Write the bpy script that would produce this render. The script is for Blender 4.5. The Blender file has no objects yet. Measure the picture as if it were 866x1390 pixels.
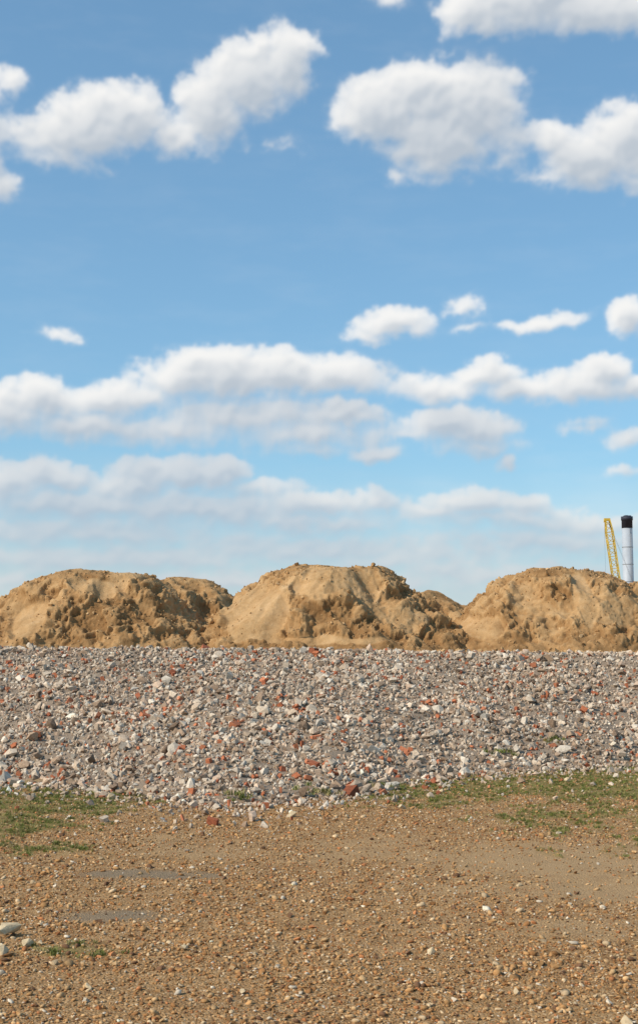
import bpy, bmesh, math, random
import numpy as np
from mathutils import Vector
rng=np.random.default_rng(7); random.seed(7)
S=bpy.context.scene
S.view_settings.view_transform='Standard'; S.view_settings.look='None'; S.view_settings.exposure=0
F=1805.0; CX=433.0; CY=695.0; H0=1.65
TH=math.atan(180/F); ct,st=math.cos(TH),math.sin(TH)
def project(x,y,z):
    f=y*ct+(z-H0)*st; u=-y*st+(z-H0)*ct
    f=np.maximum(f,0.01)
    return CX+F*x/f, CY-F*u/f
def ray(px,py):
    a=(px-CX)/F; b=(CY-py)/F
    return a, ct-b*st, st+b*ct
def at_depth(px,py,Y):
    a,b,c=ray(px,py); t=Y/b
    return a*t, H0+c*t
def on_ground(px,py):
    a,b,c=ray(px,py); t=-H0/c
    return a*t,b*t
# ---------- noise
def _h(ix,iy,seed):
    n=(ix.astype(np.int64)*374761393+iy.astype(np.int64)*668265263+seed*1274126177)&0xFFFFFFFF
    n=((n^(n>>13))*1274126177)&0xFFFFFFFF
    n=((n^(n>>16))*2246822519)&0xFFFFFFFF
    return (n^(n>>15))&0xFFFFFFFF
def pn(x,y,seed=0):
    x=np.asarray(x,float); y=np.asarray(y,float)
    x0=np.floor(x); y0=np.floor(y); fx=x-x0; fy=y-y0
    ix=x0.astype(np.int64); iy=y0.astype(np.int64)
    def g(dx,dy):
        a=_h(ix+dx,iy+dy,seed)*(2*math.pi/4294967296.0)
        return np.cos(a)*(fx-dx)+np.sin(a)*(fy-dy)
    u=fx**3*(fx*(fx*6-15)+10); v=fy**3*(fy*(fy*6-15)+10)
    a=g(0,0);b=g(1,0);c=g(0,1);d=g(1,1)
    return 1.5*((a+(b-a)*u)*(1-v)+(c+(d-c)*u)*v)
def pn3(x,y,z,seed=0):
    x0=np.floor(x); y0=np.floor(y); z0=np.floor(z); fx=x-x0; fy=y-y0; fz=z-z0
    ix=x0.astype(np.int64); iy=y0.astype(np.int64); iz=z0.astype(np.int64)
    u=fx**3*(fx*(fx*6-15)+10); v=fy**3*(fy*(fy*6-15)+10); w=fz**3*(fz*(fz*6-15)+10)
    r=0
    for dz in(0,1):
        for dy in(0,1):
            for dx in(0,1):
                h=_h(ix+dx+(iz+dz)*7919,iy+dy,seed)
                a=(h&0xFFFF)*(2*math.pi/65536.0); c=((h>>16)&0xFFFF)/32768.0-1; s=np.sqrt(np.maximum(0,1-c*c))
                g=np.cos(a)*s*(fx-dx)+np.sin(a)*s*(fy-dy)+c*(fz-dz)
                r=r+g*(u if dx else 1-u)*(v if dy else 1-v)*(w if dz else 1-w)
    return 1.7*r
def fbm3(x,y,z,o=4,seed=0,gain=.5,bil=False):
    s=0;a=1;t=0
    for i in range(o):
        p=pn3(x,y,z,seed+i*17); s=s+a*((1-2.2*np.abs(p)) if bil else p); t+=a; a*=gain; x=x*2.05+3.1; y=y*2.05+1.7; z=z*2.05+5.3
    return s/t
def fbm(x,y,o=4,seed=0,gain=.5,lac=2.03):
    s=0;a=1;t=0
    for i in range(o):
        s=s+a*pn(x,y,seed+i*17); t+=a; a*=gain; x=x*lac+3.1; y=y*lac+1.7
    return s/t
def billow(x,y,o=4,seed=0,gain=.5):
    s=0;a=1;t=0
    for i in range(o):
        s=s+a*(1-2.2*np.abs(pn(x,y,seed+i*17))); t+=a; a*=gain; x=x*2.1+3.1; y=y*2.1+1.7
    return s/t
def ss(a,b,x):
    t=np.clip((x-a)/(b-a),0,1); return t*t*(3-2*t)
def blur(A,s):
    r=int(3*s); k=np.exp(-.5*(np.arange(-r,r+1)/s)**2); k/=k.sum()
    for ax in (0,1):
        Pd=np.pad(A,[(r,r) if i==ax else (0,0) for i in (0,1)],mode='edge'); R=np.zeros_like(A)
        for i,w in enumerate(k):
            R+=w*(Pd[i:i+A.shape[0],:] if ax==0 else Pd[:,i:i+A.shape[1]])
        A=R
    return A
# ---------- helpers
def grid_mesh(name,X,Y,Z,attrs={},smooth=True):
    r,c=X.shape
    co=np.stack([X,Y,Z],-1).reshape(-1,3).astype(np.float32)
    i=np.arange(r*c).reshape(r,c)
    q=np.stack([i[:-1,:-1],i[:-1,1:],i[1:,1:],i[1:,:-1]],-1).reshape(-1,4).astype(np.int32)
    me=bpy.data.meshes.new(name)
    me.vertices.add(len(co)); me.vertices.foreach_set('co',co.ravel())
    me.loops.add(q.size); me.loops.foreach_set('vertex_index',q.ravel())
    me.polygons.add(len(q)); me.polygons.foreach_set('loop_start',np.arange(0,q.size,4,dtype=np.int32))
    me.polygons.foreach_set('loop_total',np.full(len(q),4,dtype=np.int32))
    me.polygons.foreach_set('use_smooth',np.full(len(q),smooth))
    me.update(calc_edges=True)
    for k,v in attrs.items():
        a=me.attributes.new(k,'FLOAT','POINT'); a.data.foreach_set('value',np.asarray(v,np.float32).ravel())
    ob=bpy.data.objects.new(name,me); S.collection.objects.link(ob); return ob
def mat(name):
    m=bpy.data.materials.new(name); m.use_nodes=True; nt=m.node_tree; nt.nodes.clear()
    return m,nt
class N:
    def __init__(s,nt): s.nt=nt
    def n(s,t,ins=None,**k):
        d=s.nt.nodes.new(t)
        for a,b in k.items(): setattr(d,a,b)
        for a,b in (ins or {}).items():
            if isinstance(b,bpy.types.NodeSocket): s.nt.links.new(b,d.inputs[a])
            else: d.inputs[a].default_value=b
        return d
    def attr(s,name,typ='GEOMETRY',out='Fac'):
        return s.n('ShaderNodeAttribute',attribute_name=name,attribute_type=typ).outputs[out]
    def math(s,op,a,b=0.0,c=0.0,clamp=False):
        return s.n('ShaderNodeMath',{0:a,1:b,2:c},operation=op,use_clamp=clamp).outputs[0]
    def mix(s,f,a,b,bt='MIX'):
        d=s.nt.nodes.new('ShaderNodeMix'); d.data_type='RGBA'; d.blend_type=bt
        for i,v in ((0,f),(6,a),(7,b)):
            if isinstance(v,bpy.types.NodeSocket): s.nt.links.new(v,d.inputs[i])
            else:
                d.inputs[i].default_value=v if i==0 else (tuple(v)+(1,))[:4]
        return d.outputs[2]
    def noise(s,vec,scale,det=4,rough=.55):
        return s.n('ShaderNodeTexNoise',{'Vector':vec,'Scale':scale,'Detail':det,'Roughness':rough}).outputs['Fac']
    def ramp(s,f,pts,interp='LINEAR'):
        d=s.n('ShaderNodeValToRGB',{'Fac':f}); cr=d.color_ramp; cr.interpolation=interp
        while len(cr.elements)<len(pts): cr.elements.new(.5)
        for e,(p,c) in zip(cr.elements,pts):
            e.position=p; e.color=(tuple(c)+(1,))[:4] if not isinstance(c,(int,float)) else (c,c,c,1)
        return d.outputs['Color']
    def out(s,bsdf): s.nt.links.new(bsdf,s.n('ShaderNodeOutputMaterial').inputs[0])
    def principled(s,col,rough=.9,normal=None,spec=.25,metal=0):
        i={'Base Color':col,'Roughness':rough,'Specular IOR Level':spec,'Metallic':metal}
        if normal is not None: i['Normal']=normal
        p=s.n('ShaderNodeBsdfPrincipled',i); s.out(p.outputs[0]); return p
def c4(c): return (c[0],c[1],c[2],1)
# ---------- terrain
bp=[(-150,1050),(0,1064),(80,1068),(160,1074),(220,1084),(300,1094),(380,1092),(440,1084),(500,1072),(560,1060),(640,1052),(740,1046),(866,1036),(1000,1030)]
bw=np.array([on_ground(*p) for p in bp])
def yb(x): return np.interp(x,bw[:,0],bw[:,1])+0.35*fbm(x*.9,x*0+3,3,5)
YC=24.0
def hcrest(x): return np.interp(x,[-6,6],[1.575,1.455])
def terrain(x,y):
    b=yb(x); t=(y-b)/(YC-b)
    n=0.09*fbm(x*.8,y*.8,3,11)+0.04*fbm(x*2.3,y*2.3,2,12)
    hc=hcrest(x)
    tt=np.clip(t,0,1.0)
    ramp=hc*(tt*1.03-0.03*tt*tt)
    soft=np.where(t>0.93,np.minimum(1,(1-ss(.93,1.1,t)*.75)),1)
    z=ramp+n*ss(-.05,.15,t)*soft*ss(1.35,.85,t)
    z=z+ (1.52-hc)*ss(1.15,1.6,t)*0.6
    fade=ss(62,48,y)*ss(60,45,np.abs(x))
    z=z*fade
    flat=0.022*fbm(x*.5,y*.5,3,21)+0.009*fbm(x*3,y*3,2,23)
    return z+flat*ss(200,40,np.hypot(x,y))
def ext(lo,hi,step,far,start):
    a=list(np.arange(lo,hi,step)); d=step
    v=hi
    up=[]
    while v<far: up.append(v); d*=1.25; v+=d
    up.append(far)
    v=lo; d=step; dn=[]
    while v>start: d*=1.25; v-=d; dn.append(max(v,start))
    return np.array(dn[::-1]+a+up)
xs=ext(-9,9,.06,6000,-6000); ys=ext(4,27,.06,8000,-200)
X,Y=np.meshgrid(xs,ys); Z=terrain(X,Y)
def masks(x,y,z):
    px,py=project(x,y,z)
    front=(y>2)
    t=(y-yb(x))
    edge=0.5*fbm(x*2.2,y*2.2,3,31)
    rub=ss(-.35,.25,t+edge)*ss(25.2,24.6,y+edge*.6)*ss(60,50,np.abs(x))
    sand=ss(24.6,25.2,y+edge*.6)*ss(80,60,y)
    def el(l):
        g=0*px
        for (a,b,c,d,w) in l: g=np.maximum(g,w*(1-((px-a)/c)**2-((py-b)/d)**2))
        return np.clip(g,0,1)*front
    g=el([(50,1085,190,38,.95),(10,1112,160,32,.85),(150,1080,110,20,.8),(90,1295,140,18,.45),(640,1066,210,26,.9),(820,1062,170,40,1.0),(900,1070,150,40,.9),(560,1084,150,18,.65),(790,1110,200,30,.55),(-80,1090,160,40,1),(40,1150,170,24,.35),(860,1150,160,24,.3)])
    gn=fbm(x*2.0,y*1.5,6,41,.7)
    grass=np.clip(ss(.15,.75,g+gn*1.35-.03),0,1)*(1-rub)*ss(0,.2,g)
    tr=el([(760,1168,280,36,1),(640,1200,220,24,.7),(400,1150,280,30,.5),(860,1205,240,34,.9),(250,1140,240,20,.4),(780,1255,260,26,.45)])
    track=ss(.05,1.0,tr+.8*fbm(x*1.0,y*.8,6,51,.68))*(1-grass)*(1-rub)*ss(0,.25,tr)
    gr=el([(195,1187,135,9,1),(160,1244,100,11,1),(250,1190,80,6,.8)])
    grey=ss(.2,.85,gr+.75*fbm(x*2.5,y*2.5,5,61,.65))*ss(0,.3,gr)
    return rub,grass,track,grey,sand
rub,grass,track,grey,sand=masks(X,Y,Z)
ground=grid_mesh('ground',X,Y,Z,dict(rub=rub,grass=grass,track=track,grey=grey,sandm=sand))
m,nt=mat('ground_gravel'); q=N(nt)
pos=q.n('ShaderNodeNewGeometry').outputs['Position']
v1=q.n('ShaderNodeTexVoronoi',{'Vector':pos,'Scale':75.0}); v2=q.n('ShaderNodeTexVoronoi',{'Vector':pos,'Scale':150.0})
sx=q.n('ShaderNodeSeparateColor',{0:v1.outputs['Color']}).outputs[0]
sx2=q.n('ShaderNodeSeparateColor',{0:v2.outputs['Color']}).outputs[1]
peb=q.ramp(sx,[(0,(.11,.05,.02)),(.25,(.28,.14,.052)),(.5,(.40,.22,.088)),(.75,(.47,.285,.135)),(.93,(.54,.385,.23)),(1,(.6,.48,.34))])
peb2=q.ramp(sx2,[(0,(.19,.095,.037)),(.5,(.38,.215,.088)),(1,(.50,.33,.16))])
big=q.noise(pos,.9,5,.6); med=q.noise(pos,4.5,5,.65)
base=q.mix(.5,peb,peb2)
base=q.mix(q.math('MULTIPLY',q.math('SUBTRACT',big,.35,0),1.2,clamp=True),base,(.43,.265,.12))
base=q.mix(1.0,base,q.ramp(med,[(.3,(.68,.63,.58)),(.55,(1,1,1)),(.75,(1.12,1.1,1.08))]),'MULTIPLY')
fine=q.noise(pos,160,3,.7)
trk=q.mix(fine,(.35,.215,.105),(.51,.35,.185))
base=q.mix(q.math('MULTIPLY',q.attr('track'),.7),base,trk)
base=q.mix(q.math('MULTIPLY',q.attr('grey'),.8),base,q.mix(fine,(.18,.135,.085),(.28,.22,.15)))
gn=q.noise(pos,14,5,.7)
gcol=q.mix(gn,(.21,.15,.05),(.13,.15,.035))
base=q.mix(q.math('MULTIPLY',q.attr('grass'),.75),base,gcol)
rcol=q.mix(fine,(.22,.155,.105),(.38,.30,.22))
base=q.mix(q.attr('rub'),base,rcol)
base=q.mix(q.attr('sandm'),base,q.mix(gn,(.32,.19,.08),(.50,.32,.15)))
hgt=q.math('ADD',q.math('MULTIPLY',v1.outputs['Distance'],-1.0),q.math('MULTIPLY',fine,.6))
bump=q.n('ShaderNodeBump',{'Strength':.7,'Distance':.012,'Height':hgt})
q.principled(base,.95,bump.outputs[0],.15)
ground.data.materials.append(m)
# ---------- prototypes
def proto_coll(name,objs):
    c=bpy.data.collections.new(name)
    for o in objs: c.objects.link(o)
    return c
def hull(name,n,box,material,rounded=False,seed=0,cube=False):
    r=np.random.default_rng(seed); bm=bmesh.new()
    if cube:
        pts=[]
        for sx_ in(-1,1):
            for sy_ in(-1,1):
                for sz_ in(-1,1):
                    p=np.array([sx_,sy_,sz_])*np.array(box)
                    for k in range(3): pts.append(p*(1-r.random(3)*.35))
    else:
        pts=r.normal(size=(n,3)); pts/=np.linalg.norm(pts,axis=1)[:,None]
        if not rounded: pts*= (0.7+.45*r.random((n,1)))
        pts=pts*np.array(box)
    vs=[bm.verts.new(p) for p in pts]
    ret=bmesh.ops.convex_hull(bm,input=vs)
    bmesh.ops.delete(bm,geom=[v for v in bm.verts if not v.link_faces],context='VERTS')
    bmesh.ops.recalc_face_normals(bm,faces=bm.faces)
    if rounded:
        for f in bm.faces: f.smooth=True
    me=bpy.data.meshes.new(name); bm.to_mesh(me); bm.free(); me.materials.append(material)
    return bpy.data.objects.new(name,me)
m_st,nt=mat('broken_stone'); q=N(nt)
posn=q.n('ShaderNodeNewGeometry').outputs['Position']
nz=q.noise(posn,38,4,.65)
col=q.mix(1.0,q.attr('rcol','INSTANCER','Color'),q.ramp(nz,[(.25,.62),(.75,1.2)]),'MULTIPLY')
q.principled(col,.93,q.n('ShaderNodeBump',{'Strength':.5,'Distance':.01,'Height':nz}).outputs[0],.15)
stones=[hull('rubble_piece_%02d'%i,int(rng.integers(9,20)),(1,rng.uniform(.6,.95),rng.uniform(.45,.8)),m_st,seed=100+i) for i in range(12)]
bricks=[hull('rubble_piece_%02d'%(12+i),0,(1,[.5,.85,.7][i],[.35,.6,.5][i]),m_st,cube=True,seed=200+i) for i in range(3)]
pebs=[hull('gravel_piece_%02d'%i,26,(1,rng.uniform(.7,.95),rng.uniform(.45,.75)),m_st,rounded=True,seed=300+i) for i in range(5)]+[hull('gravel_piece_%02d'%(5+i),12,(1,.8,.6),m_st,seed=330+i) for i in range(3)]
C_rub=proto_coll('rubble_pieces',stones+bricks); C_peb=proto_coll('gravel_pieces',pebs)
def scatter(name,P,R,Sc,idx,col,coll):
    me=bpy.data.meshes.new(name); n=len(P)
    me.vertices.add(n); me.vertices.foreach_set('co',np.asarray(P,np.float32).ravel())
    def fa(k,t,d,key='vector'):
        a=me.attributes.new(k,t,'POINT'); a.data.foreach_set(key,d)
    fa('rot','FLOAT_VECTOR',np.asarray(R,np.float32).ravel())
    fa('scl','FLOAT_VECTOR',np.asarray(Sc,np.float32).ravel())
    fa('rcol','FLOAT_VECTOR',np.asarray(col,np.float32).ravel())
    a=me.attributes.new('pidx','INT','POINT'); a.data.foreach_set('value',np.asarray(idx,np.int32))
    ob=bpy.data.objects.new(name,me); S.collection.objects.link(ob)
    ng=bpy.data.node_groups.new(name+'_scatter','GeometryNodeTree')
    ng.interface.new_socket('Geometry',in_out='INPUT',socket_type='NodeSocketGeometry')
    ng.interface.new_socket('Geometry',in_out='OUTPUT',socket_type='NodeSocketGeometry')
    nn=ng.nodes; L=ng.links.new
    gi=nn.new('NodeGroupInput'); go=nn.new('NodeGroupOutput')
    ci=nn.new('GeometryNodeCollectionInfo'); ci.inputs['Collection'].default_value=coll
    ci.inputs['Separate Children'].default_value=True; ci.inputs['Reset Children'].default_value=True
    ip=nn.new('GeometryNodeInstanceOnPoints'); ip.inputs['Pick Instance'].default_value=True
    def na(k,t):
        a=nn.new('GeometryNodeInputNamedAttribute'); a.data_type=t; a.inputs['Name'].default_value=k
        return [o for o in a.outputs if o.enabled and o.name=='Attribute'][0]
    e=nn.new('FunctionNodeEulerToRotation')
    L(gi.outputs[0],ip.inputs['Points']); L(ci.outputs[0],ip.inputs['Instance'])
    L(na('pidx','INT'),ip.inputs['Instance Index']); L(na('rot','FLOAT_VECTOR'),e.inputs[0]); L(e.outputs[0],ip.inputs['Rotation'])
    L(na('scl','FLOAT_VECTOR'),ip.inputs['Scale']); L(ip.outputs[0],go.inputs[0])
    md=ob.modifiers.new('scatter','NODES'); md.node_group=ng
    return ob
def pal(n,cols,probs,var=.18):
    cols=np.array(cols); k=rng.choice(len(cols),n,p=np.array(probs)/sum(probs))
    c=cols[k]*(1+var*rng.normal(size=(n,1))); return np.clip(c,.02,.8),k
# rubble
n=115000
x=rng.uniform(-12,12,n); y=rng.uniform(12.5,26,n); z=terrain(x,y)
rb,gs,tk,gy,sd=masks(x,y,z)
keep=rng.random(n)<np.clip(rb,0,1)
x,y,z=x[keep],y[keep],z[keep]; n=len(x)
n2=3500; x2=rng.uniform(-9,9,n2); y2=yb(x2)-rng.exponential(.5,n2); 
x=np.r_[x,x2]; y=np.r_[y,y2]; z=terrain(x,y); n=len(x)
r=np.clip(np.exp(rng.normal(math.log(.0255),.48,n)),.011,.10)
r*=1+.3*fbm(x*.7,y*.7,2,77)
col,k=pal(n,[(.57,.46,.345),(.49,.375,.27),(.65,.56,.45),(.39,.27,.18),(.53,.385,.275),(.22,.15,.10),(.45,.15,.07),(.34,.11,.055)],[30,26,13,13,13,8,1.9,1.2],.14)
cl_=fbm(x*.5,y*.5,3,99); col*= (1+.22*cl_)[:,None]
red=(fbm(x*1.2,y*1.2,3,88)>.08)&(rng.random(n)<.05); col[red]=np.array([.46,.17,.085])*(1+.2*rng.normal(size=(red.sum(),1)))
idx=rng.integers(0,12,n); isr=(k>=6)|red; idx[isr]=rng.integers(12,15,isr.sum())
rbrick=isr&(r>.045); r[rbrick]*=.85
tr_=rng.random(n)<.0004; tr_&=(r<.04); col[tr_]=np.array([[.12,.28,.25],[.15,.25,.15],[.7,.7,.68]])[rng.integers(0,3,tr_.sum())]
rot=rng.uniform(-.6,.6,(n,3)); rot[:,2]=rng.uniform(0,6.28,n); big=r<.05; rot[big,:2]=rng.uniform(-3,3,(big.sum(),2))
scl=r[:,None]*rng.uniform(.75,1.25,(n,3))
P=np.stack([x,y,z+r*rng.uniform(.0,.65,n)],1)
scatter('rubble_stones',P,rot,scl,idx,np.clip(col,.02,.8),C_rub)
# gravel
n=200000
y=4.2+15.5*rng.random(n)**1.15; x=(rng.random(n)*2-1)*(.30*y+1.3); z=terrain(x,y)
rb,gs,tk,gy,sd=masks(x,y,z)
keep=rng.random(n)<(1-.82*tk)*(1-.88*gy)*(1-.5*gs)*(1-.8*rb)*np.clip(.8+.8*fbm(x*.8,y*.8,3,91),.25,1)
x,y,z=x[keep],y[keep],z[keep]; n=len(x)
r=np.clip(np.exp(rng.normal(math.log(.0072),.45,n)),.0035,.030)
col,k=pal(n,[(.45,.245,.10),(.51,.32,.155),(.34,.165,.063),(.57,.41,.24),(.17,.09,.048),(.62,.52,.39),(.46,.19,.075)],[32,24,21,12,9,5,9],.17)
rot=rng.uniform(-.5,.5,(n,3)); rot[:,2]=rng.uniform(0,6.28,n)
scatter('gravel_stones',np.stack([x,y,z+r*.3],1),rot,r[:,None]*rng.uniform(.8,1.25,(n,3)),rng.integers(0,8,n),col,C_peb)
spots=[(12,1272,.085),(38,1284,.04),(4,1296,.05),(56,1281,.025),(186,1077,.05),(152,1084,.07),(205,1086,.05),(118,1072,.05),(770,1062,.05),(600,1075,.04),(545,1098,.045),(470,1110,.04),(850,1390,.035),(395,1108,.06),(260,1103,.05),(250,1290,.03),(585,1296,.03),(700,1348,.025),(330,1350,.025),(120,1345,.03)]
P=[];R=[];Sc=[];I=[];Cc=[]
for j,(a,b,rr) in enumerate(spots):
    gx,gy_=on_ground(a,b); zz=float(terrain(np.array([gx]),np.array([gy_]))[0])
    P.append((gx,gy_,zz+rr*.42)); R.append((.5*random.random(),.5*random.random(),random.random()*6)); Sc.append((rr,rr*.95,rr*1.05)); I.append(random.randrange(12)); Cc.append((.62,.48,.30) if (j<4 or random.random()<.75) else (.34,.22,.13))
scatter('loose_stones',P,R,Sc,I,Cc,C_rub)
# ---------- grass
m_gr,nt=mat('short_grass'); q=N(nt)
q.principled(q.mix(.0,q.attr('rcol','INSTANCER','Color'),(0,0,0)),.7,None,.2)
def tuft(name,seed,nb=16):
    r=np.random.default_rng(seed); bm=bmesh.new()
    for i in range(nb):
        a=r.uniform(0,6.28); rad=r.uniform(0,.6); b=Vector((math.cos(a)*rad,math.sin(a)*rad,-.05))
        d=r.uniform(0,6.28); lean=r.uniform(.1,.8); h=r.uniform(.5,1.1); w=r.uniform(.04,.08)
        s=Vector((-math.sin(d),math.cos(d),0))*w; o=Vector((math.cos(d),math.sin(d),0))*lean
        p1=b+o*.35+Vector((0,0,h*.6)); p2=b+o+Vector((0,0,h))
        v=[bm.verts.new(p) for p in (b-s,b+s,p1+s*.8,p1-s*.8,p2)]
        bm.faces.new(v[:4]); bm.faces.new((v[3],v[2],v[4]))
    me=bpy.data.meshes.new(name); bm.to_mesh(me); bm.free(); me.materials.append(m_gr)
    return bpy.data.objects.new(name,me)
C_gr=proto_coll('grass_tufts',[tuft('grass_tuft_piece_%d'%i,400+i) for i in range(4)])
n=150000
y=rng.uniform(5,20,n); x=(rng.random(n)*2-1)*(.30*y+1.5); z=terrain(x,y)
rb,gs,tk,gy,sd=masks(x,y,z)
dens=gs*np.clip(.38+1.9*fbm(x*4,y*4,4,95,.6),0,1)*(1-.7*rb)
keep=rng.random(n)<dens
x,y,z=x[keep],y[keep],z[keep]
wx=[];wy=[]
for a,Yd in ((525,15.4),(680,18.2),(330,14.2),(438,14.6),(745,19.0)):
    X0=(a-CX)/F*Yd
    for i in range(14): wx.append(X0+random.gauss(0,.1)); wy.append(Yd+random.gauss(0,.1))
x=np.r_[x,wx]; y=np.r_[y,wy]; z=np.r_[z,terrain(np.array(wx),np.array(wy))+.04]; n=len(x)
col,k=pal(n,[(.16,.18,.038),(.22,.215,.06),(.12,.14,.032),(.34,.27,.11)],[30,28,18,26],.15)
h=rng.uniform(.014,.034,n); h[-70:]*=2
rot=np.zeros((n,3)); rot[:,2]=rng.uniform(0,6.28,n)
scatter('grass',np.stack([x,y,z],1),rot,np.stack([h*1.2,h*1.2,h],1),rng.integers(0,4,n),col,C_gr)
# ---------- sand mounds
m_sd,nt=mat('excavated_sand'); q=N(nt)
pos=q.n('ShaderNodeNewGeometry').outputs['Position']
n1=q.noise(pos,.9,6,.6); n2=q.noise(pos,7,5,.65); n3=q.noise(pos,60,4,.7)
f=q.math('ADD',q.math('MULTIPLY',n1,.55),q.math('MULTIPLY',n2,.45))
dry_and_shade=q.attr('dry_and_shade')
f=q.math('ADD',f,q.math('MULTIPLY',dry_and_shade,.24))
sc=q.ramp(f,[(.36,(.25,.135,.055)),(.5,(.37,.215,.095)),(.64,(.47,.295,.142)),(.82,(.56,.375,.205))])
sc=q.mix(1.0,sc,q.ramp(n3,[(.3,.82),(.7,1.13)]),'MULTIPLY')
hh=q.math('ADD',n2,q.math('MULTIPLY',n3,.25))
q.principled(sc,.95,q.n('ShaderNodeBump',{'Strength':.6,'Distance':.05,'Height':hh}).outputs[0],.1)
m_cl,nt=mat('sand_clod'); q=N(nt)
q.principled(q.mix(0.0,q.attr('rcol','INSTANCER','Color'),(0,0,0)),.95,None,.1)
C_cl=proto_coll('sand_clods',[hull('clod_piece_%02d'%i,16,(1,.8,.7),m_cl,seed=500+i) for i in range(6)])
clP=[];clS=[]
def mound(name,D,sil,ccx,b,seed,smooth=[],step=.02,sc_=.965):
    w=np.array([at_depth(px_,py_,D) for px_,py_ in sil]); xsil=w[:,0]; zs=w[:,1]
    base=1.50
    hs=(zs-base)*sc_
    cx=at_depth(ccx,800,D)[0]
    hl=cx-xsil[0]; hr=xsil[-1]-cx
    gx=np.arange(cx-hl*1.12,cx+hr*1.12,step); gy=np.arange(D-b*1.15,D+b*1.15,step*1.1)
    X,Y=np.meshgrid(gx,gy)
    wx=X+.17*fbm(X*.7,Y*.7,3,seed)*1.0; wy=Y+.75*fbm(X*.6+9,Y*.6,3,seed+1)
    dx=wx-cx; u=np.where(dx<0,-dx/hl,dx/hr); v=np.abs(wy-D)/b
    e=(u**2.7+v**2.7)**(1/2.7)
    hL=np.interp(cx-e*hl,xsil,hs,left=-.2); hR=np.interp(cx+e*hr,xsil,hs,right=-.2)
    wgt=ss(-.35,.35,dx/(v*b+.25))
    h=hL*(1-wgt)+hR*wgt
    h=np.where(e>1,-.05-.6*(e-1),h)
    h=blur(h,3)
    Hm=hs.max(); sl=ss(1.08,.82,e); slope=ss(.3,.55,e)
    sm=np.zeros_like(h)
    for (a,b_,rx,rz) in smooth:
        sxw,szw=at_depth(a,b_,D-b*.6); rxw=rx/F*D; rzw=rz/F*D
        d=((X-sxw)/rxw)**2+((h+base-szw)/rzw)**2
        sm=np.maximum(sm,ss(1.2,.8,d+.4*fbm(X*1.6,Y*1.6,3,seed+7))*(Y<D))
    sm=np.maximum(sm,.75*ss(.12,.30,fbm3(X*.6,Y*.6,h*.6,3,seed+8)))
    phi=np.arctan2((wy-D)/b,dx/np.where(dx<0,hl,hr))
    h=h+(pn(phi*4.0+.6*pn(X,Y,seed+3),e*1.3,seed+2)*.13+pn(phi*9+.8*pn(X*2,Y*2,seed+33),e*2,seed+4)*.04)*slope*sl
    h=h+.06*sl*(1-slope)*fbm(X,Y,3,seed+13)
    gyv,gxv=np.gradient(h,gy,gx); nl=np.sqrt(1+gxv**2+gyv**2); nx,ny,nz=-gxv/nl,-gyv/nl,1/nl
    nx,ny,nz=blur(nx,6),blur(ny,6),blur(nz,6)
    Xw,Yw,Zw=X,Y,h
    k=(1-.9*sm)*sl
    f1=fbm3(Xw*1.1,Yw*1.1,Zw*1.3,4,seed+6,.5); f2=fbm3(Xw*2.6,Yw*2.6,Zw*3.2,4,seed+9,.55)
    d=.10*fbm3(Xw*.8,Yw*.8,Zw*.8,2,seed+5,.5,True)
    d=d+.12*(ss(-.05,.09,f1)-.5)+.075*(ss(-.03,.08,f2)-.5)
    d=d+.050*fbm3(Xw*3.2,Yw*3.2,Zw*3.8,3,seed+10,.6,True)+.022*fbm3(Xw*10,Yw*10,Zw*11,2,seed+11,.6)
    d=d*k*(.35+.65*slope)+.010*fbm3(Xw*4,Yw*4,Zw*4,3,seed+12)*sl-.05*sm*slope*sl
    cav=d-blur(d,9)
    dry_and_shade=np.clip(sm*.75+.25*(h/Hm)-.2+np.clip(cav*5,-.35,.35)-.22*(1-sm)*ss(.0,-.15,f1),-.5,1)  # dry and moist sand tone, plus shade painted into hollows between lumps
    Xo,Yo,Zo=X+nx*d,Y+ny*d,base+h+nz*d
    ob=grid_mesh(name,Xo,Yo,Zo,dict(dry_and_shade=dry_and_shade)); ob.data.materials.append(m_sd)
    m_=int(6500*hl*hr/9); ii=rng.integers(0,X.size,m_); kk=k.ravel()[ii]
    hf=h.ravel()[ii]; ef=e.ravel()[ii]
    kp=(rng.random(m_)<.05+.9*kk)&(hf>0.0)&(ef>.2)&(Y.ravel()[ii]<D+.5)
    ii=ii[kp]; rr=np.clip(np.exp(rng.normal(math.log(.014),.6,len(ii))),.005,.08)
    clP.append(np.stack([Xo.ravel()[ii],Yo.ravel()[ii],Zo.ravel()[ii]+rr*.2],1)); clS.append(rr)
    return ob
s1=[(-95,884),(-40,858),(0,828),(30,800),(65,779),(100,774),(150,775),(205,779),(228,797),(255,828),(290,868),(312,884)]
s2=[(250,884),(275,870),(300,838),(335,803),(370,776),(400,768),(518,769),(545,790),(580,820),(620,856),(655,884)]
s3=[(575,884),(590,872),(620,842),(650,812),(700,778),(716,771),(820,774),(850,789),(880,808),(930,850),(975,884)]
r1=[(150,884),(190,820),(215,785),(245,781),(290,787),(310,806),(345,845),(385,884)]
r2=[(500,884),(540,820),(565,803),(592,802),(625,826),(660,850),(700,884)]
mound('sand_mound',31,s1,140,3.2,1000,[(128,796,38,12),(40,840,26,28)])
mound('sand_mound',31,s2,456,3.2,1100,[(345,828,44,40),(440,798,44,12),(430,868,110,6)])
mound('sand_mound',31.3,s3,768,3.2,1200,[(792,812,15,36),(655,852,26,18)])
mound('sand_mound',37,r1,250,3.2,1300,[],.03,.97)
mound('sand_mound',38,r2,580,3.2,1400,[],.03,.97)
P=np.concatenate(clP); rr=np.concatenate(clS); n=len(P)
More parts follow.
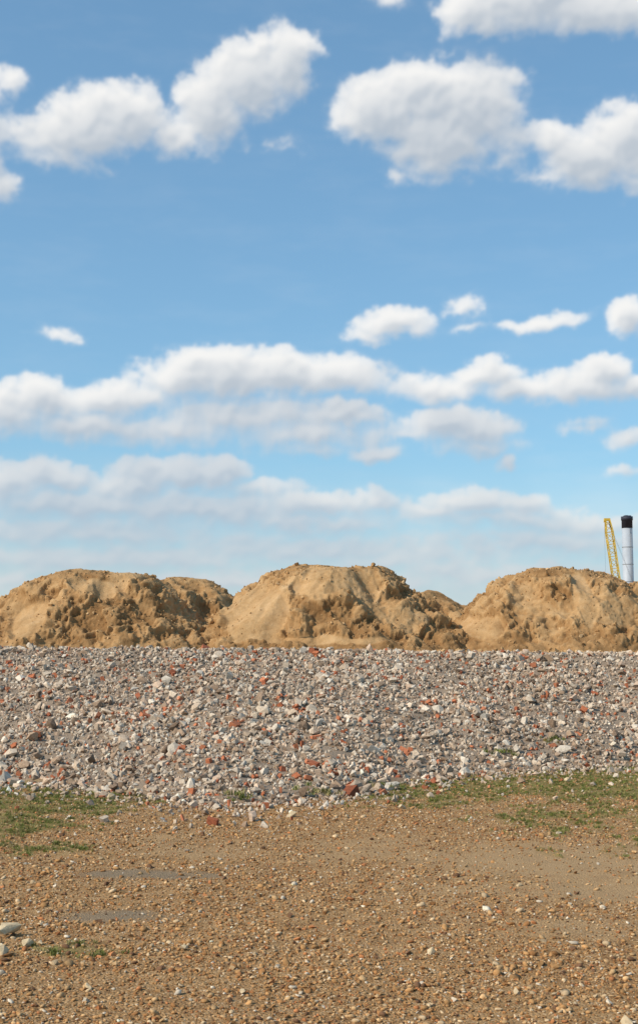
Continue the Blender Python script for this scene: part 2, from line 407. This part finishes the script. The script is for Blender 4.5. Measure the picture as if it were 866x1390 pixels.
n2=2600; x2=rng.uniform(-9,9,n2); y2=rng.uniform(24.6,28.5,n2); r2_=np.clip(np.exp(rng.normal(math.log(.022),.5,n2)),.008,.09)
P=np.r_[P,np.stack([x2,y2,terrain(x2,y2)+r2_*.2],1)]; rr=np.r_[rr,r2_]; n=len(P)
col,k=pal(n,[(.46,.285,.135),(.37,.215,.095),(.54,.36,.19),(.27,.15,.065),(.4,.15,.07)],[35,30,12,13,.5],.1)
rot=rng.uniform(-3,3,(n,3))
scatter('sand_clods',P,rot,rr[:,None]*rng.uniform(.8,1.2,(n,3)),rng.integers(0,6,n),col,C_cl)
# ---------- chimney + crane
def simple(name,col,rough=.6,metal=0,var=.15,scale=.6):
    m,nt=mat(name); q=N(nt); p=q.n('ShaderNodeNewGeometry').outputs['Position']
    nz=q.noise(p,scale,5,.6)
    q.principled(q.mix(1.0,c4(col),q.ramp(nz,[(.3,1-var),(.7,1+var)]),'MULTIPLY'),rough,None,.4,metal); return m
def link(name,bm,mt,parent,smooth=False):
    me=bpy.data.meshes.new(name); bmesh.ops.recalc_face_normals(bm,faces=bm.faces)
    if smooth:
        for f in bm.faces: f.smooth=len(f.verts)==4
    bm.to_mesh(me); bm.free(); me.materials.append(mt)
    o=bpy.data.objects.new(name,me); S.collection.objects.link(o); o.parent=parent; return o
def rev(bm,prof,seg=40,cx=0,cy=0):
    rings=[[bm.verts.new((cx+r*math.cos(2*math.pi*i/seg),cy+r*math.sin(2*math.pi*i/seg),z)) for i in range(seg)] for r,z in prof]
    for a,b in zip(rings[:-1],rings[1:]):
        for i in range(seg): bm.faces.new((a[i],a[(i+1)%seg],b[(i+1)%seg],b[i]))
    bm.faces.new(rings[0][::-1]); bm.faces.new(rings[-1])
def beam(bm,a,b,t):
    a=Vector(a);b=Vector(b);d=(b-a).normalized(); up=Vector((0,0,1)) if abs(d.z)<.9 else Vector((0,1,0))
    s=d.cross(up).normalized()*t/2; u=d.cross(s).normalized()*t/2
    v=[bm.verts.new(p+i*s+j*u) for p in (a,b) for i,j in ((-1,-1),(1,-1),(1,1),(-1,1))]
    for f in ((0,1,2,3),(7,6,5,4),(0,4,5,1),(1,5,6,2),(2,6,7,3),(3,7,4,0)): bm.faces.new([v[i] for i in f])
def box(bm,c,s,bev=0):
    r=bmesh.ops.create_cube(bm,size=1); 
    for v in r['verts']: v.co=Vector((v.co.x*s[0]+c[0],v.co.y*s[1]+c[1],v.co.z*s[2]+c[2]))
m_conc=simple('chimney_cladding',(.40,.43,.47),.55,0,.12,.35); m_dark=simple('chimney_dark_band',(.03,.032,.05),.7); m_steel=simple('galvanised_steel',(.26,.28,.30),.5,.0)
ch=bpy.data.objects.new('chimney',None); S.collection.objects.link(ch); ch.location=(at_depth(852.5,800,300)[0],300,0)
zt=at_depth(852,701,300)[1]; zd=at_depth(852,717,300)[1]
bm=bmesh.new(); rev(bm,[(1.7,-.2),(1.5,1.0),(1.25,3.0),(1.17,zd)]); link('stack',bm,m_conc,ch,True)
bm=bmesh.new(); rev(bm,[(1.22,zd+.01),(1.22,zt-.9),(1.32,zt-.88),(1.32,zt-.05)]); link('dark_top',bm,m_dark,ch,True)
bm=bmesh.new()
for z_ in np.arange(4,zd-.5,3.9): rev(bm,[(1.22,z_),(1.25,z_+.05),(1.25,z_+.12),(1.22,z_+.16)])
link('stiffening_rings',bm,m_steel,ch,True)
bm=bmesh.new()
for s_ in(-.2,.2): beam(bm,(.55+s_,-1.2,2),(.55+s_,-1.2,zd),.05)
for z_ in np.arange(2,zd,.6): beam(bm,(.35,-1.2,z_),(.75,-1.2,z_),.03)
link('ladder',bm,m_steel,ch)
bm=bmesh.new()
for i in range(3):
    a=i*2.1; rev(bm,[(.42,zt-.1),(.42,zt+.2)],20,.55*math.cos(a),.55*math.sin(a))
link('flues',bm,m_dark,ch,True)
m_yel=simple('yellow_paint',(.62,.42,.05),.5); m_blk=simple('crane_dark_metal',(.04,.04,.04),.6); m_gls=simple('cab_glass',(.05,.07,.08),.1)
cr=bpy.data.objects.new('crawler_crane',None); S.collection.objects.link(cr)
D=250; tx,tz=at_depth(824,706,D); fx,fz=at_depth(848,864,D)
bx=fx+1.0; cr.location=(bx,D,0)
foot=Vector((fx-bx,0,2.2)); tip=Vector((tx-bx,0,tz)); ax=(tip-foot); Ln=ax.length; ax.normalize()
sx_=Vector((0,1,0)).cross(ax).normalized(); sy_=Vector((0,1,0))
bm=bmesh.new(); ns=20; ringp=[]
for i in range(ns+1):
    t=i/ns; w=.62*min(1,.25+t/.12*.75,.6+(1-t)/.10*.4); p=foot+ax*Ln*t
    ringp.append([p+sx_*w*a+sy_*w*b for a,b in((-1,-1),(1,-1),(1,1),(-1,1))])
for i in range(ns):
    A,B_=ringp[i],ringp[i+1]
    for j in range(4):
        beam(bm,A[j],B_[j],.17); k=(j+1)%4
        beam(bm,A[j] if i%2 else A[k],B_[k] if i%2 else B_[j],.09)
        if i%2: beam(bm,B_[j],B_[k],.08)
link('lattice_jib',bm,m_yel,cr)
bm=bmesh.new(); 
box(bm,tuple(tip+Vector((-.1,0,.1))),(1.1,.8,.45)); beam(bm,tip+Vector((-.4,0,0)),tip+Vector((-.7,0,-.4)),.2)
link('jib_head',bm,m_yel,cr)
bm=bmesh.new()
for yy in(-.3,.3):
    beam(bm,tip+Vector((0,yy,0)),(3.6,yy,6.0),.022)
beam(bm,tip+Vector((-.6,0,-.3)),tip+Vector((-.6,0,-18)),.022)
beam(bm,tip+Vector((-.6,0,-18)),tip+Vector((-.6,0,-18.8)),.4)
link('hoist_cables_and_hook',bm,m_blk,cr)
bm=bmesh.new()
box(bm,(1.4,0,2.3),(5.2,2.8,1.8)); box(bm,(4.3,0,2.2),(1.2,3.4,2.0))
for yy in(-1,1): beam(bm,(1.2,yy,3.2),(3.6,yy*.4,6.0),.25); beam(bm,(3.8,yy,3.2),(3.6,yy*.4,6.0),.2)
bmesh.ops.bevel(bm,geom=[e for e in bm.edges],offset=.04,affect='EDGES')
link('superstructure',bm,m_yel,cr)
bm=bmesh.new(); box(bm,(-1.0,-1.9,2.35),(1.7,1.0,1.9)); link('cab',bm,m_gls,cr)
bm=bmesh.new()
for yy in(-2.1,2.1):
    pr=[(-3,.15),(-3.3,.6),(-3,1.05),(3,1.05),(3.3,.6),(3,.15)]
    a=[bm.verts.new((p[0]+.6,yy-.4,p[1]-.1)) for p in pr]; b=[bm.verts.new((p[0]+.6,yy+.4,p[1]-.1)) for p in pr]
    bm.faces.new(a); bm.faces.new(b[::-1])
    for i in range(6): bm.faces.new((a[i],a[(i+1)%6],b[(i+1)%6],b[i]))
box(bm,(.6,0,.9),(2.6,3.2,.8))
link('crawler_tracks',bm,m_blk,cr)
# ---------- clouds on a sky shell
K=31.5  # px per degree
def azel(px,py):
    a,b,c=ray(np.asarray(px,float),np.asarray(py,float))
    return np.degrees(np.arctan2(a,b))*K, np.degrees(np.arctan2(c,np.hypot(a,b)))*K
B=[ # cx,cy,rx,ry,rot,w
(172,155,54,44,0,1),(125,170,62,46,0,1),(75,185,50,32,0,.8),(25,175,45,18,5,.35),(95,212,60,16,0,.4),(140,135,35,22,0,.7),
(388,86,42,46,0,1),(340,108,55,48,0,1),(285,150,52,46,30,1),(238,182,40,24,30,.8),(345,70,40,24,0,.7),(405,62,22,18,0,.8),(300,100,30,18,0,.4),(350,195,45,8,0,.12),
(580,128,68,44,0,1),(640,148,68,62,0,1),(520,150,66,44,0,1),(600,185,80,52,0,1),(684,180,34,44,0,.5),(480,165,30,26,0,.7),(560,105,40,18,0,.7),
(856,185,60,42,0,1),(800,215,66,38,-10,1),(752,190,44,26,-20,.7),(885,215,66,38,0,1),(745,235,40,12,0,.2),
(640,14,58,30,0,1),(720,-8,100,42,0,1),(820,8,100,30,0,1),(910,5,80,34,0,1),(530,-5,30,14,0,.25),
(8,108,28,17,0,.5),(2,255,22,26,0,.55),(-20,215,36,46,0,.5),(-60,150,60,50,0,.8),
(535,440,52,19,0,.75),(505,455,35,9,0,.45),(735,438,60,13,8,.6),(632,418,26,13,0,.36),(635,443,30,8,0,.3),(856,430,34,24,0,.9),(88,455,30,9,0,.34),(850,590,34,14,0,.5),(855,640,30,9,0,.3),(690,628,18,12,0,.6),(790,575,30,8,0,.2),
(295,502,95,34,0,1),(370,506,110,32,0,.95),(455,510,75,28,0,.9),(235,513,55,30,0,.9),(150,543,100,26,0,.8),(60,543,95,28,0,.85),(330,562,160,30,0,.55),(430,587,110,24,0,.55),(230,582,110,22,0,.55),(120,577,120,22,0,.62),(10,560,80,26,0,.7),(460,562,66,18,0,.85),(510,615,36,12,0,.55),(440,610,100,10,0,.35),
(600,525,85,20,0,.7),(665,508,55,22,0,.8),(710,528,60,18,0,.7),(790,522,75,24,0,.8),(818,500,42,22,0,1),(870,525,50,18,0,.7),(560,520,60,14,0,.4),
(600,572,56,24,0,.95),(640,582,58,24,0,.85),(650,606,62,16,0,.5),(570,590,40,12,0,.4),
(60,645,75,22,0,.95),(15,655,60,26,0,.85),(240,642,90,26,0,1),(295,640,50,24,0,1),(180,660,80,20,0,.8),(130,685,190,26,0,.7),(270,690,190,26,0,.7),(430,682,110,18,0,.8),(510,684,34,18,0,.8),(400,705,260,18,0,.5),(120,720,220,24,0,.52),
(640,678,62,20,0,.95),(590,692,50,14,0,.65),(708,684,36,18,0,.9),(770,708,120,16,0,.55),(690,702,110,16,0,.55),(350,662,60,14,0,.55),
(150,755,260,20,0,.42),(470,745,260,24,0,.42),(740,735,200,20,0,.42),(300,790,420,20,0,.38),(650,775,260,16,0,.36),
]
step=1.15
au=np.arange(-24*K,24*K,step); el=np.arange(.2*K,33*K,step)
U,V=np.meshgrid(au,el)
wU=U+22*fbm(U/80,V/65,3,2001,.5)+9*fbm(U/22,V/20,3,2011,.55); wV=V+15*fbm(U/70+7,V/60,3,2002,.5)+8*fbm(U/22,V/18+5,3,2012,.55)
Dn=np.full(U.shape,-1.0)
for (a,b,rx,ry,ro,w) in B:
    u0,v0=azel(a,b); c,s=math.cos(math.radians(ro)),math.sin(math.radians(ro))
    dx=wU-u0; dy=wV-v0; x1=(c*dx+s*dy)/(rx*1.22); y1=(-s*dx+c*dy)/(ry*1.22)
    d=w*(1.0-np.sqrt(x1*x1+y1*y1))
    k=.14; hmx=np.clip(.5+.5*(d-Dn)/k,0,1); Dn=Dn*(1-hmx)+d*hmx+k*hmx*(1-hmx)
outm=ss(14.5*K,19*K,np.abs(U))+ss(28*K,31*K,V)
Dn=np.maximum(Dn,np.clip(outm,0,1)*(fbm(U/150,V/60,5,2050)*1.6-.15)-(1-np.clip(outm,0,1)))
lowf=ss(12*K,3*K,V)
bl=billow(U/52,V/(44-16*lowf),4,2020,.5); fine=fbm(U/20,V/(17-7*lowf),4,2030,.55)
wisp=fbm(U/60,V/(40-20*lowf),6,2060,.62)
Dd=Dn+.13*bl+.09*fine+.20*wisp-.05
veil=np.clip(fbm(U/150,V/38,6,2040,.62)*.9+.08,0,1)*(.12+.35*lowf)
def shift(A,du,dv):
    iu=int(round(du/step)); iv=int(round(dv/step))
    R=np.zeros_like(A); h_,w_=A.shape
    ys0=slice(max(0,-iv),min(h_,h_-iv)); xs0=slice(max(0,-iu),min(w_,w_-iu))
    R[ys0,xs0]=A[max(0,iv):h_+min(0,iv),max(0,iu):w_+min(0,iu)]
    return R
# the sunny upper-left edges of each cloud are crisp, the undersides dissolve into haze
Ds=blur(np.clip(Dd,-.3,1),6); under=ss(-.02,.10,shift(Ds,-6,14)-Ds)
a1=ss(-.10,.52+.15*lowf,Dd); a2=ss(.01,.25,Dd); a3=ss(-.02,.62,Dd)
alpha=np.clip(.45*a1+.55*a2,0,1); alpha=alpha*(1-.75*under)+.75*under*(.7*a3+.3*a1)
T=np.clip(Dd,0,1.2)*(1.0+.45*bl)
T=np.clip(T,0,1.2)
Tb=blur(T,2.0); Tb2=blur(T,5.0)
acc=np.zeros_like(T)
for d_,w_,A in ((6,.4,Tb),(13,.7,Tb),(23,1.0,Tb2),(36,1.3,Tb2),(52,1.2,Tb2),(70,.9,Tb2)):
    acc+=w_*shift(A,-.5*d_,.87*d_)*(1.0+.7*lowf)
shade=np.exp(-.55*acc)
relief=np.clip((Tb-shift(Tb,-4,7))*2.2,-.4,.35)
shade=np.clip(.08+1.0*shade+relief*.38,0,1)
shade=blur(shade,1.4)
al=np.clip(1-(1-alpha*.97)*(1-veil*.55),0,1)
al*= (1-.2*lowf)
haze=.66*ss(8.5*K,.8*K,V)
al=1-(1-al)*(1-haze)
shade=np.where(haze>0,shade*(1-.55*haze)+.55*haze*.66,shade)
edge=ss(24*K,21*K,np.abs(U))*ss(33*K,31*K,V)
al=blur(al,1.0)*edge
R0=3500.0
a_=np.radians(U/K); e_=np.radians(V/K)
sky=grid_mesh('sky',R0*np.cos(e_)*np.sin(a_),R0*np.cos(e_)*np.cos(a_),R0*np.sin(e_),dict(calpha=al,cshade=shade,clow=lowf))
m,nt=mat('cloud_cover'); q=N(nt)
lit=q.mix(q.attr('clow'),(.94,.93,.91),(.82,.80,.78)); shd=q.mix(q.attr('clow'),(.49,.55,.62),(.43,.51,.61))
colr=q.mix(q.attr('cshade'),shd,lit)
em=q.n('ShaderNodeEmission',{'Color':colr,'Strength':1.0}); tp=q.n('ShaderNodeBsdfTransparent')
mx=q.n('ShaderNodeMixShader',{0:q.attr('calpha'),1:tp.outputs[0],2:em.outputs[0]}); q.out(mx.outputs[0])
m.cycles.emission_sampling='NONE'
sky.data.materials.append(m)
# ---------- light
sd=Vector((-.84,-.44,.76)).normalized()
elv=math.asin(sd.z); az=math.atan2(sd.x,sd.y)
W=bpy.data.worlds.new('World'); S.world=W; W.use_nodes=True; nt=W.node_tree; nt.nodes.clear(); q=N(nt)
sk=q.n('ShaderNodeTexSky',sky_type='NISHITA',sun_disc=False,sun_elevation=elv,sun_rotation=az,altitude=0,air_density=1.0,dust_density=.6,ozone_density=1.5)
STR=.12
sc1=q.mix(1.0,sk.outputs[0],(STR,STR,STR),'MULTIPLY')
gm=q.n('ShaderNodeGamma',{0:sc1,1:.68}).outputs[0]
sc2=q.mix(1.0,gm,(.62/STR,.91/STR,1.06/STR),'MULTIPLY')
bg=q.n('ShaderNodeBackground',{'Color':sc2,'Strength':STR})
nt.links.new(bg.outputs[0],q.n('ShaderNodeOutputWorld').inputs[0])
sl=bpy.data.lights.new('sun','SUN'); sl.energy=4.4; sl.angle=math.radians(.5); sl.color=(1,.89,.74)
so=bpy.data.objects.new('sun',sl); S.collection.objects.link(so); so.rotation_euler=sd.to_track_quat('Z','Y').to_euler()
cd=bpy.data.cameras.new('camera'); co=bpy.data.objects.new('camera',cd); S.collection.objects.link(co); S.camera=co
co.location=(0,0,H0); co.rotation_euler=(math.pi/2+TH,0,0)
cd.sensor_fit='VERTICAL'; cd.sensor_height=36; cd.lens=F/1390*36; cd.clip_end=20000; cd.clip_start=.1
